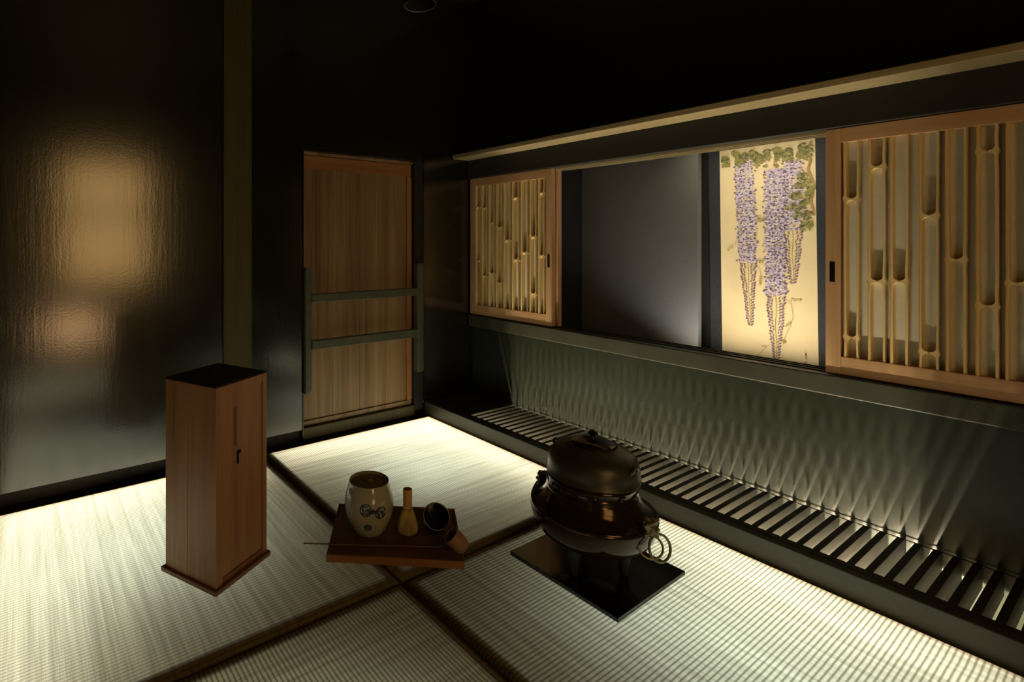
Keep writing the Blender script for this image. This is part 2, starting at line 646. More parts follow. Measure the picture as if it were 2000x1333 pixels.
# ------------------------------------------------------------------ floor grille over the light trough
gr = empty('floor_grille', (1.97, 1.0, .07), 0, 'long dark slatted grille over the light trough along the right wall', 'grille')
GX, GY, GZ = 1.97, 1.0, .07
def gbox(name, x0, x1, y0, y1, z0, z1, m, bev=0):
    return MB().box(x0 - GX, x1 - GX, y0 - GY, y1 - GY, z0 - GZ, z1 - GZ, bev).obj(name, m, gr)
gbox('frame_bar', 1.9725, 2.000, -.40, 2.356, .045, .071, M['slat'], .001)
gbox('cover_board', 2.000, 2.318, 2.062, 2.356, .045, .071, M['slat'], .001)
gbox('end_board', 2.000, 2.318, 2.056, 2.061, -.12, .044, M['slat'])
slat = None
i = 0
while True:
    y = 2.046 - i * .0392
    if y < -.38:
        break
    if slat is None:
        sm = MB().box(2.000 - GX, 2.304 - GX, -.0085, .0085, .008 - GZ, .0725 - GZ, .001)
        slat = sm.obj('slat', M['slat'], gr)
        o = slat
    else:
        o = slat.copy()
        COL.objects.link(o)
        o.parent = gr
    o.location = (0, y - GY, 0)
    i += 1
MB().tube([(2.306 - GX, -.40 - GY, .069 - GZ), (2.306 - GX, 2.06 - GY, .069 - GZ)], .0022, 6).obj('rod', M['slat'], gr)
struct('trim_13', MB().box(1.974, 2.318, -.40, 2.35, -.145, -.120), M['trough'])
struct('trim_14', MB().box(1.9725, 1.978, -.40, 2.05, -.119, .044), M['trough'])

# ------------------------------------------------------------------ bamboo lattice sashes
def cane(width, z0, z1, nodes, rnd):
    """sawn bamboo ladder: two walls joined by a rounded partition at every node. local x = width, y = depth (front at -y)"""
    t = .0058 + rnd.random() * .0014
    zs = set()
    z = z0
    while z < z1:
        zs.add(round(z, 5))
        z += .022
    zs.add(z1)
    for n in nodes:
        for dz in (0, .0022, .0032, .0038, .005, .007, .0095, .013, .018):
            for s in (-1, 1):
                if z0 < n + s * dz < z1:
                    zs.add(round(n + s * dz, 5))
    zs = sorted(zs)
    ph = rnd.random() * 6
    b = bmesh.new()
    D = .024
    for s in (-1, 1):
        rows = []
        for z in zs:
            d = min([abs(z - n) for n in nodes] + [9])
            ho = width / 2 * (1 + .025 * math.sin(z * 5 + ph)) + .0024 * math.exp(-(d / .006) ** 2)
            near = min([abs(z - n) for n in nodes] + [9])
            ho -= .0012 * math.exp(-((near - .03) / .02) ** 2)
            g = ho - t
            e = d - .0030
            if e <= 0:
                g = 0
            else:
                q = min(e / .0145, 1)
                g *= math.sqrt(1 - (1 - q) ** 2)
            # cross-section outer-front, inner-front, inner-back, outer-back (outer back rounds inwards)
            pts = [(ho, -.003), (ho - .0016, 0), (g + min(.0012, max(0, ho - g - .003)), 0), (g, .0022), (g, D), (ho - .002, D), (ho, D * .6)]
            rows.append([b.verts.new((s * x, y, z)) for x, y in pts])
        n = len(rows[0])
        for a, c in zip(rows, rows[1:]):
            for i in range(n):
                j = (i + 1) % n
                b.faces.new((a[i], a[j], c[j], c[i]))
        b.faces.new(rows[0])
        b.faces.new(rows[-1])
    bmesh.ops.recalc_face_normals(b, faces=b.faces)
    me = bpy.data.meshes.new('bamboo_cane')
    b.to_mesh(me)
    b.free()
    return me


def sash(y0, y1, xf, label, canes, pull, seed, st_near=.035, st_far=.046):
    """sliding sash in the plane x = xf (front), between y0 and y1"""
    z0, z1 = .552, 1.376
    o = empty('sliding_sash', (xf, (y0 + y1) / 2, z0), 0, label, 'sliding window', 'bamboo lattice sliding sashes')
    ox, oy, oz = xf, (y0 + y1) / 2, z0
    def bx(name, xa, xb, ya, yb, za, zb, m, bev=.0015):
        return MB().box(xa - ox, xb - ox, ya - oy, yb - oy, za - oz, zb - oz, bev).obj(name, m, o)
    xb = xf + .030
    yi0, yi1 = y0 + st_near, y1 - st_far
    bx('stile', xf, xb, y0, yi0, z0, z1, M['sash'])
    bx('stile', xf, xb, yi1, y1, z0, z1, M['sash'])
    bx('rail', xf + .001, xb, yi0, yi1, z0, .612, M['sash_y'])
    bx('rail', xf + .001, xb, yi0, yi1, 1.328, z1, M['sash_y'])
    bx('backing_panel', xb - .003, xb, yi0 + .0, yi1, .612, 1.328, M['backing'], 0)
    rnd = random.Random(seed)
    for (yc, wd, nodes) in canes:
        me = cane(wd, .612 - oz, 1.328 - oz, [n - oz for n in nodes], rnd)
        c = link('bamboo_cane', me, M['bamboo'], o, True, 40)
        # local x -> -y (world), local y (depth) -> +x
        c.rotation_euler = (0, 0, R(-90))
        c.location = (.0025, yc - oy, 0)
    if pull:
        py = pull
        p = MB().box(xf - .0012 - ox, xf + .012 - ox, py - .007 - oy, py + .007 - oy, .860 - oz, .928 - oz, .001).obj('hand_pull', M['blackgloss'], o)
        p['label'] = 'dark recessed finger pull'
    return o

LC = [(2.290, .036, (1.204, .876)), (2.239, .041, (1.193, .788)), (2.182, .042, (1.104, .807)), (2.122, .043, (1.074, .753)),
      (2.066, .044, (1.002,)), (2.003, .047, (1.239, .893)), (1.942, .046, (.934,)), (1.884, .042, (1.02, .713)), (1.830, .037, (1.252, .919))]
RC = [(.594, .038, (1.137, .679)), (.533, .041, (1.236, .869)), (.482, .040, (.872,)), (.418, .042, (1.075, .66)),
      (.363, .042, (.943,)), (.304, .042, (1.253, .813)), (.251, .040, (.881,)), (.200, .042, (1.02, .70)), (.148, .040, (1.18, .80))]
sash(1.764, 2.354, 2.300, 'smaller-looking bamboo lattice sliding sash by the dark corner, left of the opening', LC, 1.782, 3)
sash(1.752, 2.342, 2.336, 'plain rear sliding sash whose edge shows behind the left bamboo sash', [], None, 4)
sash(.070, .660, 2.300, 'large bamboo lattice sliding sash at the right edge, beside the wisteria scroll', RC, .642, 5, .035, .040)

# ------------------------------------------------------------------ wisteria scroll
sc = empty('hanging_scroll', (2.703, .97, .95), 0, 'hanging scroll painted with purple wisteria on cream silk in the niche', 'scroll')
sc.rotation_euler = (R(-.7), 0, 0)
mt = MB().box(0.0, .004, .745 - .97, 1.196 - .97, .30 - .95, 1.51 - .95).obj('scroll_mount', M['navy'], sc)
mt['label'] = 'dark navy silk mounting'
PW, PH = .347, .945      # painting 0..1 right, 0..1 down
PT = 1.414 - .95
PL = 1.149 - .97
MB().box(-.0012, -.0001, PL - PW, PL, PT - PH, PT).obj('painting', M['paper'], sc)
def uv(u, v, lay=0):
    return Vector((-.0016 - lay * .00025, PL - PW * u, PT - PH * v))
class Paint:
    def __init__(self):
        self.v, self.f = [], []
    def petal(self, u, v, ang, ln, wd, lay):
        """leaf-shaped flat dab; lengths in metres, ang 0 = right, 90 = down"""
        c = uv(u, v, lay)
        d = Vector((0, -math.cos(R(ang)), -math.sin(R(ang))))
        s = Vector((0, -math.sin(R(ang)), math.cos(R(ang))))
        i = len(self.v)
        for a, bb in ((-.5, 0), (-.2, .42), (.15, .5), (.5, 0), (.15, -.5), (-.2, -.42)):
            self.v.append(c + d * ln * a + s * wd * bb)
        self.f.append(tuple(range(i, i + 6)))
    def line(self, pts, wd, lay):
        pts = [uv(u, v, lay) for u, v in pts]
        i = len(self.v)
        for k, p in enumerate(pts):
            d = (pts[min(k + 1, len(pts) - 1)] - pts[max(k - 1, 0)]).normalized()
            s = Vector((0, -d.z, d.y))
            self.v += [p + s * wd / 2, p - s * wd / 2]
        for k in range(len(pts) - 1):
            self.f.append((i + 2 * k, i + 2 * k + 1, i + 2 * k + 3, i + 2 * k + 2))
    def obj(self, name, m, label):
        me = bpy.data.meshes.new(name)
        me.from_pydata([tuple(x) for x in self.v], [], self.f)
        o = link(name, me, m, sc, False)
        o['kind'] = 'stuff'
        o['label'] = label
        return o

M['lilac'] = m_plain('lilac paint', (.58, .49, .62), .8, var=.12, scale=70)
M['mauve'] = m_plain('mauve paint', (.40, .31, .48), .8, var=.2, scale=70)
M['violet'] = m_plain('violet paint', (.13, .095, .24), .8, var=.3, scale=70)
M['bud'] = m_plain('dark purple bud paint', (.20, .11, .17), .8, var=.3, scale=70)
M['leaf'] = m_plain('olive leaf paint', (.27, .26, .085), .8, var=.35, scale=60)
M['leaf2'] = m_plain('pale olive paint', (.42, .36, .12), .8, var=.3, scale=60)
M['bark'] = m_plain('ochre branch paint', (.42, .27, .11), .8, var=.3, scale=40)
M['ink'] = m_plain('ink', (.05, .04, .03), .8)

rnd = random.Random(11)
light, mid, dark, bud, leafp, leaf2, stem, bark, pale, leafd = [Paint() for _ in range(10)]
M['pale'] = m_plain('pale pink white paint', (.80, .72, .74), .8, var=.08, scale=70)
M['leafdark'] = m_plain('deep olive leaf paint', (.125, .13, .045), .8, var=.3, scale=60)
def cluster(uc0, uc1, v0, v1, v2, hw, tw, seed, dens=1.0, lay=4):
    r = random.Random(seed)
    uc = lambda v: uc0 + (uc1 - uc0) * (v - v0) / (v2 - v0)
    n = int(560 * dens * (v1 - v0) / .5)
    for i in range(n):
        v = v0 + (v1 - v0) * r.random()
        e = min(1, (v - v0) / .05 + .35) * (.9 + .1 * math.sin(v * 60))
        u = uc(v) + hw * e * r.uniform(-1, 1)
        light.petal(u, v, r.uniform(0, 180), r.uniform(.010, .015), r.uniform(.006, .009), lay + r.random())
    for i in range(int(n * .38)):
        v = v0 + (v1 - v0) * r.random()
        u = uc(v) + hw * .98 * r.uniform(-1, 1)
        mid.petal(u, v, r.choice((-30, 30, 0)) + r.uniform(-25, 25), r.uniform(.008, .013), r.uniform(.004, .006), lay + 1 + r.random())
    for i in range(int(n * .30)):
        v = v0 + (v1 - v0) * r.random()
        pale.petal(uc(v) + hw * .9 * r.uniform(-1, 1), v, r.uniform(0, 180), r.uniform(.008, .012), r.uniform(.004, .006), lay + 1.9)
    rows = int((v1 - v0) / .0145)
    for k in range(rows):
        v = v0 + (v1 - v0) * (k + .5) / rows
        for q in range(5):
            du = (q - 2) / 2 * hw * (1 if k % 2 else .82) + r.uniform(-.016, .016)
            if r.random() < .85:
                a = 180 * (q < 2) + r.uniform(-35, 35)
                dark.petal(uc(v) + du, v + r.uniform(-.004, .004), a, r.uniform(.008, .0125), r.uniform(.0045, .0068), lay + 2.2)
    # tapering tail of buds along a pale stalk
    rows = int((v2 - v1) / .0125)
    stem.line([(uc(v1 + (v2 - v1) * i / 10) + .006 * math.sin(i), v1 + (v2 - v1) * i / 10) for i in range(11)], .0022, lay)
    for k in range(rows):
        f = (k + .5) / rows
        v = v1 + (v2 - v1) * f
        wd = tw * (1 - f) ** .7 + .020
        for s in (-1, 1):
            u = uc(v) + s * wd * r.uniform(.75, 1)
            bud.petal(u, v, (-42 if s > 0 else 222) + r.uniform(-14, 14), r.uniform(.012, .016) * (1 - .35 * f), .0056, lay + 1.5)
            bud.petal(uc(v) + s * wd * r.uniform(.35, .55), v + .004, (-48 if s > 0 else 228) + r.uniform(-14, 14), .012 * (1 - .35 * f), .0042, lay + 1.6)
            if r.random() < .5:
                mid.petal(uc(v) + s * wd * .7, v + .006, -45 if s > 0 else 225, .010, .0045, lay + 1.7)
            stem.line([(uc(v), v - .004), (u, v)], .0007, lay)
cluster(.775, .77, .085, .395, .63, .105, .085, 21, .9, 2)
cluster(.275, .325, .035, .54, .835, .105, .070, 22, 1.0, 6)
cluster(.600, .595, .115, .69, .985, .108, .080, 23, 1.05, 10)
def spray(u, v, ang, n, ln, lay=14, p=None, size=.023):
    p = p or leafp
    for i in range(n):
        f = (i + 1) / n
        cu = u + math.cos(R(ang)) * ln * f / PW
        cv = v + math.sin(R(ang)) * ln * f / PH
        for s in (-1, 1):
            a = ang + s * rnd.uniform(40, 65)
            sz = size * (1 - .3 * f) * rnd.uniform(.8, 1.15)
            (leafd if p is leafp and rnd.random() < .4 else p).petal(cu + math.cos(R(a)) * sz * .5 / PW, cv + math.sin(R(a)) * sz * .5 / PH, a, sz, sz * .42, lay + rnd.random() * 2)
    p.petal(cu + math.cos(R(ang)) * size * .4 / PW, cv + math.sin(R(ang)) * size * .4 / PH, ang, size, size * .42, lay + 1)
    stem.line([(u, v), (cu, cv)], .0012, lay + 3)
for (u, v, a) in [(.03, .02, 60), (.10, .015, 110), (.18, .0, 70), (.30, .005, 100), (.36, .01, 60), (.22, .02, 150), (.44, .02, 20), (.42, .04, 10), (.56, .02, 120), (.62, .0, 80),
                  (.68, .015, 110), (.70, .03, 60), (.76, .01, 100), (.80, .03, 130), (.86, .0, 70), (.90, .02, 110), (.95, .01, 90), (.52, .005, 80), (.12, .0, 40), (.40, .0, 120), (.84, .04, 60), (.64, .035, 40)]:
    spray(u, min(v, .03) + .004, a if 30 < a < 150 else 90, 4, .045)
for (u, v, a) in [(.97, .14, 150), (.98, .16, 120), (.93, .19, 170), (.97, .21, 100), (.90, .23, 160), (.97, .25, 130), (.88, .25, 190), (.94, .28, 165), (.84, .29, 175), (.97, .30, 110), (.90, .31, 150), (.96, .34, 95), (.93, .35, 120), (.99, .19, 90)]:
    spray(min(u, .95), v, a, 3, .032)
spray(.55, .095, 180, 3, .016, 14, leafp, .010)
spray(.63, .085, 95, 2, .014, 14, leafp, .014)
spray(.395, .34, 0, 4, .030, 14, leafp, .013)
spray(.40, .40, 90, 2, .012, 14, leaf2, .010)
spray(.41, .535, 0, 3, .018, 14, leafp, .010)
spray(.16, .46, 140, 4, .030, 14, leaf2, .009)
spray(.45, .60, 95, 4, .035, 14, leaf2, .011)
spray(.73, .705, -3, 5, .036, 14, leaf2, .009)
spray(.75, .80, 130, 3, .024, 14, leaf2, .009)
spray(.68, .88, 100, 2, .012, 14, leaf2, .012)
spray(.50, .925, 185, 3, .016, 14, leaf2, .006)
stem.line([(.21, .41), (.18, .44), (.17, .465)], .0014, 13)
stem.line([(.40, .555), (.44, .575), (.455, .61)], .0016, 13)
stem.line([(.69, .70), (.75, .72), (.77, .77), (.74, .82), (.69, .865), (.67, .90)], .0018, 13)
stem.line([(.52, .915), (.46, .94), (.40, .975)], .0018, 13)
bark.line([(.97, .01), (.92, .05), (.96, .09), (.93, .13), (.985, .20), (.95, .27), (.985, .33)], .008, 12)
bark.line([(.58, .02), (.61, .05), (.60, .10)], .005, 12)
light.obj('lilac_blossom', M['lilac'], 'pale lilac wisteria petals')
mid.obj('mauve_blossom', M['mauve'], 'mauve wisteria petals')
dark.obj('violet_blossom', M['violet'], 'dark violet wisteria petals')
bud.obj('bud', M['bud'], 'purple buds on the tapering tails')
leafp.obj('leaf', M['leaf'], 'olive green painted leaves')
leafd.obj('dark_leaf', M['leafdark'], 'deep olive painted leaves')
pale.obj('pale_blossom', M['pale'], 'pale pink-white wisteria petals')
leaf2.obj('young_leaf', M['leaf2'], 'pale olive young leaves')
stem.obj('stem', M['leaf2'], 'thin pale stalks')
bark.obj('branch', M['bark'], 'ochre painted branch')
sg = Paint()
for (u, v, a, l_, w_) in [(.885, .935, 90, .012, .006), (.885, .945, 10, .009, .003), (.885, .952, 60, .008, .004), (.882, .925, 20, .006, .002), (.88, .968, 90, .008, .0018), (.892, .970, 90, .007, .0018),
                          (.872, .972, 80, .006, .0016), (.885, .985, 5, .012, .0014)]:
    sg.petal(u, v, a, l_, w_, 4)
sg.obj('signature', M['ink'], 'small brush-written signature')

# ------------------------------------------------------------------ door and bar rack
dr = empty('door_1', (1.53, 2.40, .06), 0)
dr['kind'] = 'structure'
dr['label'] = 'narrow cedar door in the dark back wall'
def dbox(name, x0, x1, y0, y1, z0, z1, m, bev=.002):
    return MB().box(x0 - 1.53, x1 - 1.53, y0 - 2.40, y1 - 2.40, z0 - .06, z1 - .06, bev).obj(name, m, dr)
dbox('lintel_strip', 1.170, 1.872, 2.372, 2.408, 1.435, 1.451, M['door'])
dbox('top_rail', 1.172, 1.866, 2.384, 2.408, 1.366, 1.432, M['doorframe'])
dbox('bottom_rail', 1.172, 1.866, 2.384, 2.408, .060, .085, M['door'])
dbox('stile', 1.836, 1.870, 2.383, 2.408, .086, 1.365, M['doorframe_z'])
dbox('stile', 1.170, 1.180, 2.383, 2.408, .086, 1.365, M['doorframe_z'])
for xa, xb in ((1.181, 1.352), (1.353, 1.520), (1.521, 1.690), (1.691, 1.835)):
    dbox('board', xa, xb, 2.393, 2.408, .086, 1.365, M['door'], .0006)

rk = empty('bar_rack', (1.53, 2.352, .23), 0, 'dark rack of two horizontal bars across the lower cedar door', 'rack')
def rbox(name, x0, x1, y0, y1, z0, z1, bev=.003):
    return MB().box(x0 - 1.53, x1 - 1.53, y0 - 2.352, y1 - 2.352, z0 - .23, z1 - .23, bev).obj(name, M['rack'], rk)
def post(x0, x1, y0, y1, z0, z1):
    m = MB()
    b = bmesh.new()
    ym, rr = (y0 + y1) / 2, x1 - x0
    pr = []
    for a in range(0, 91, 15):
        pr.append((x1 - rr + rr * math.cos(R(a)), z1 - rr + rr * math.sin(R(a))))
    pr += [(x0, z1), (x0, z0)]
    for a in range(0, 91, 15):
        pr.append((x1 - rr + rr * math.sin(R(a)), z0 + rr - rr * math.cos(R(a))))
    v = [b.verts.new((x - 1.53, y0 - 2.352, z - .23)) for x, z in pr]
    f = b.faces.new(v)
    e = bmesh.ops.extrude_face_region(b, geom=[f])
    bmesh.ops.translate(b, verts=[q for q in e['geom'] if isinstance(q, bmesh.types.BMVert)], vec=(0, y1 - y0, 0))
    bmesh.ops.recalc_face_normals(b, faces=b.faces)
    m.add(b)
    return m.obj('post', M['rack'], rk)
post(1.168, 1.200, 2.334, 2.392, .235, .865)
rbox('post', 1.864, 1.905, 2.318, 2.359, .255, .872, .004)
rbox('bar', 1.197, 1.866, 2.320, 2.352, .690, .732)
rbox('bar', 1.197, 1.866, 2.320, 2.352, .455, .500)

# ------------------------------------------------------------------ lantern box
ln = empty('lantern_box', (.498, 1.608, 0), R(26.7), 'tall square red cedar lantern box with black top on the left mat', 'lantern')
H = .1075
MB().box(-H - .009, H + .009, -H - .009, H + .009, 0, .014, .002).obj('base_plate', M['lantern_dark'], ln)
# left face (x = -H): three upright boards with fine joints
yy = [H, H - .036, H - .098, -H]
for a, c, dx in zip(yy, yy[1:], (.0012, .0, .0005)):
    MB().box(-H + dx, -H + .010, c + .0004, a - .0004, .014, .580, .0006).obj('side_board', M['lantern'], ln)
MB().box(-H + .011, H, H - .010, H, .014, .580, .001).obj('side_board', M['lantern'], ln)
MB().box(H - .010, H, -H + .011, H - .011, .014, .580, .001).obj('side_board', M['lantern'], ln)
# right face (y = -H): frame with sliding panel
MB().box(-H + .0104, -H + .026, -H, -H + .012, .014, .580, .001).obj('stile', M['lantern'], ln)
MB().box(H - .018, H, -H, -H + .0105, .014, .580, .001).obj('stile', M['lantern'], ln)
MB().box(-H + .026, H - .018, -H + .001, -H + .012, .555, .580, .001).obj('top_rail', M['lantern'], ln)
MB().box(-H + .026, H - .018, -H + .001, -H + .012, .014, .032, .001).obj('bottom_rail', M['lantern_dark'], ln)
pn = MB().box(-H + .026, H - .018, -H + .004, -H + .012, .032, .555, .0008).obj('sliding_panel', M['lantern'], ln)
MB().box(-.034, -.022, -H + .0032, -H + .0045, .392, .508, .0005).obj('slot', M['lantern_dark'], pn)
MB().box(-.022, -.006, -H + .0012, -H + .0045, .337, .377, .0015).obj('finger_pull', M['blackgloss'], pn)
kp = MB().box(-.016, -.008, -H + .0004, -H + .002, .337, .368, .001).obj('pull_plate', M['metal'], pn)
tp = MB()
tp.box(-H - .002, H + .002, -H - .002, H + .002, .580, .583, .0006)
tp.obj('top_rim', M['lantern_dark'], ln)
MB().box(-H + .001, H - .001, -H + .001, H - .001, .583, .5865, .0008).obj('top_plate', M['black'], ln)
hd = MB()
hd.tube([(-.03, 0, .5865), (-.03, 0, .598), (-.022, 0, .607), (0, 0, .611), (.022, 0, .607), (.03, 0, .598), (.03, 0, .5865)], .0022, 8)
hd.obj('handle', M['blackgloss'], ln)
for s in (-1, 1):
    MB().lathe([(0, .5865), (.006, .5865), (.006, .589), (0, .590)], 12, Matrix.Translation((s * .03, 0, 0))).obj('handle_boss', M['blackgloss'], ln)

# ------------------------------------------------------------------ tray and its things
tr = empty('wooden_tray', (1.044, 1.419, 0), math.atan2(-.255, .335), 'flat reddish wooden tray holding the tea things, across the mat seams', 'tray')
TX, TY = .2105, .158
MB().box(-TX, TX, -TY, -.012, .007, .0262, .0008).obj('board', M['tray'], tr)
MB().box(-TX, TX, -.0112, TY, .007, .0262, .0008).obj('board', M['tray'], tr)
for s in (-1, 1):
    MB().box(s * .15 - .012, s * .15 + .012, -TY + .02, TY - .02, 0, .0072, .001).obj('cleat', M['tray'], tr)
    MB().box(-TX - .0005, TX + .0005, s * (TY - .0030) - .0035, s * (TY - .0030) + .0035, .0065, .0295, .001).obj('rim_strip', M['tray_rim'], tr)
    MB().box(s * (TX - .0035) - .0035, s * (TX - .0035) + .0035, -TY + .008, TY - .008, .026, .0295, .001).obj('rim_strip', M['tray'], tr)
ZT = .0264

jar = empty('water_jar', (.974, 1.474, ZT), R(0), 'cream ceramic water jar with blue medallions on the tray', 'jar')
JP = [(0, .003), (.044, .003), (.046, 0), (.050, 0), (.053, .004), (.0605, .018), (.071, .040), (.079, .064), (.0825, .088), (.0815, .108), (.077, .130), (.0715, .148), (.068, .160), (.0672, .166), (.0665, .168), (.064, .1675), (.063, .162), (.063, .150)]
MB().lathe(JP, 64).obj('body', M['porcelain'], jar)
lidp = [(.0625, .150), (.0628, .1575), (.058, .160), (.030, .1605), (.014, .161), (.012, .163), (.0125, .168), (.015, .171), (.014, .174), (.008, .1755), (0, .1755)]
lid = MB().lathe([(0, .150)] + lidp, 48).obj('lid', M['lid'], jar)
def jr(z):
    for (r0, z0), (r1, z1) in zip(JP[3:], JP[4:]):
        if z0 <= z <= z1:
            return r0 + (r1 - r0) * (z - z0) / max(1e-6, z1 - z0)
    return .06
def decal(name, ca, cz, ra, ring_in, m, lift=.0006):
    """painted disc or ring wrapped on the jar wall; ca = bearing in degrees, cz = height, ra = radius"""
    b = bmesh.new()
    n = 28
    rads = [ring_in * ra, (ring_in + 1) / 2 * ra, ra] if ring_in > 0 else [ra * .02, ra * .35, ra * .7, ra]
    rows = []
    for q in rads:
        row = []
        for i in range(n):
            a = 2 * math.pi * i / n
            z = cz + q * math.sin(a)
            rr = jr(z) + lift
            th = R(ca) + q * math.cos(a) / rr
            row.append(b.verts.new((rr * math.cos(th), rr * math.sin(th), z)))
        rows.append(row)
    for a, c in zip(rows, rows[1:]):
        for i in range(n):
            j = (i + 1) % n
            b.faces.new((a[i], a[j], c[j], c[i]))
    bmesh.ops.recalc_face_normals(b, faces=b.faces)
    me = bpy.data.meshes.new(name)
    b.to_mesh(me)
    b.free()
    return link(name, me, m, jar)
face = math.degrees(math.atan2(-1.474, -.974))       # bearing from the jar towards the camera
tM = NT('blue and white medallion')
_v = tM.coords()
_n = tM.noise(_v, 62, 3, .6, 1.2)
tM.bsdf(tM.ramp(_n, [(.50, (.032, .048, .085)), (.58, (.32, .34, .28))]), .14)
M['medallion'] = tM.m
decal('medallion_field', face - 7.5, .104, .019, 0, M['medallion'], .0004)
decal('medallion_field', face + 27, .093, .018, 0, M['medallion'], .0004)
decal('medallion_ring', face - 7.5, .104, .0205, .86, M['indigo'])
decal('medallion_ring', face + 27, .093, .0200, .80, M['indigo'])
decal('medallion_knot', face + 9, .100, .008, 0, M['indigo'], .0008)
decal('painted_spot', face - 3, .044, .0135, 0, M['slateblue'])

st = MB().lathe([(0, 0), (.020, 0), (.026, .003), (.024, .010), (.017, .018), (.014, .030), (.013, .040), (.010, .046), (0, .047)], 36).obj('whisk_stand', M['green'])
st.location = (1.071, 1.388, ZT)
tag(st, 'small green glazed whisk stand inside the tea whisk on the tray', 'stand')
wk = empty('tea_whisk', (1.071, 1.388, ZT + .004), 0, 'bamboo tea whisk standing tines down between jar and black cup', 'whisk')
MB().lathe([(0, .142), (.0130, .142), (.0148, .1415), (.0155, .139), (.0152, .120), (.0148, .100), (.0142, .082), (.0128, .082), (0, .083)], 28).obj('handle', M['whisk_handle'], wk)
MB().lathe([(0, .1422), (.0105, .1422), (.0105, .1418), (0, .1418)], 20).obj('handle_hollow', M['redthread'], wk)
tn = MB()
for k in range(72):
    a = 2 * math.pi * k / 72
    pts = []
    for r, z in ((.0142, .084), (.0170, .072), (.0225, .058), (.0285, .040), (.0325, .022), (.0335, .012), (.0318, .004)):
        pts.append((r * math.cos(a), r * math.sin(a), z))
    tn.tube(pts, [.0009, .0009, .0010, .0010, .0009, .0008, .0005], 4)
t_ = tn.obj('tine', M['whisk'], wk)
t_['kind'] = 'stuff'
tn = MB()
for k in range(36):
    a = 2 * math.pi * k / 36
    tn.tube([(r * math.cos(a), r * math.sin(a), z) for r, z in ((.012, .084), (.0125, .07), (.0135, .056), (.0155, .050))], .0008, 4)
t_ = tn.obj('inner_tine', M['whisk'], wk)
t_['kind'] = 'stuff'
MB().lathe([(.0146, .082), (.0158, .081), (.0172, .073), (.0190, .068), (.0196, .066), (.0178, .066), (.0158, .073)], 28).obj('thread_band', M['redthread'], wk)

def cup_profile(r, h, t=.0035):
    return [(0, 0), (r * .70, 0), (r * .86, .004), (r * .97, h * .25), (r, h * .6), (r, h - .001), (r - t * .4, h), (r - t, h - .0015), (r - t * 1.1, h * .55), (r * .8, .008), (0, .006)]
# black cup leaning back with its mouth to the camera
bc = MB().lathe(cup_profile(.043, .066), 48).obj('tea_cup', M['blackglaze'])
bc.location = (1.139, 1.333, ZT + .037)
_ax = Vector((-.36, -.60, .72)).normalized()
bc.rotation_euler = _ax.to_track_quat('Z', 'Y').to_euler()
bc2 = MB().tube([(.0418 * math.cos(R(a)), .0418 * math.sin(R(a)), .0662) for a in range(0, 360, 8)], .0011, 6, True).obj('rim', M['porcelain'], bc)  # highlight on the lip, painted as a pale ring
bc2['label'] = 'pale worn rim'
tag(bc, 'black glazed tea cup tipped back on the right end of the tray', 'cup')
tc_ = MB().lathe(cup_profile(.027, .058, .003), 40).obj('tea_caddy', M['tan'])
tc_.location = (1.140, 1.195, ZT + .023)
_ax = Vector((-.50, .34, .62)).normalized()
tc_.rotation_euler = _ax.to_track_quat('Z', 'Y').to_euler()
tag(tc_, 'small tan open caddy tilted in front of the black cup', 'caddy')

a_, b_ = Vector((.746, 1.508, .0325)), Vector((1.092, 1.273, .0290))
sk = empty('tea_scoop', a_, 0, 'thin dark bamboo scoop lying across the tray and sticking out left', 'scoop')
MB().tube([(0, 0, 0), tuple((b_ - a_) * .5), tuple(b_ - a_)], [.0022, .0021, .0018], 8).obj('stick', M['stick'], sk)
_d = (b_ - a_).normalized()
MB().tube([tuple((b_ - a_) * .999), tuple(b_ - a_ + _d * .012 + Vector((0, 0, .001))), tuple(b_ - a_ + _d * .022 + Vector((0, 0, .005)))], [.0018, .0035, .0025], 8).obj('scoop_tip', M['stick'], sk)

# ------------------------------------------------------------------ black board, bronze brazier, iron kettle
bd = MB().box(-.178, .178, -.178, .178, 0, .0125, .0012).obj('hearth_board', M['blackgloss'])
bd.location = (1.479, .976, 0)
bd.rotation_euler = (0, 0, R(1.0))
tag(bd, 'square glossy black board under the bronze brazier', 'board')
ZB = .0127

fu = empty('brazier', (1.4465, .965, ZB), 0, 'wide brown bronze brazier with ring handles on the black board', 'brazier')
def fz(p):
    return [(r, z - ZB) for r, z in p]
MB().lathe(fz([(0, .088), (.070, .089), (.100, .096), (.130, .109), (.156, .129), (.169, .150), (.1755, .172), (.178, .188), (.178, .198), (.1755, .2025), (.1715, .2035), (.1680, .2020),
               (.164, .2035), (.156, .209), (.146, .219), (.138, .231), (.1325, .243), (.130, .250), (.119, .250), (.119, .235), (0, .235)]), 96).obj('bowl', M['bronze'], fu)
nk = MB().lathe(fz([(.1305, .2495), (.1295, .256), (.1265, .262), (.1255, .275), (.1270, .284), (.1290, .2875), (.128, .290), (.117, .290), (.117, .2505)]), 96).obj('neck', M['bronze'], fu)
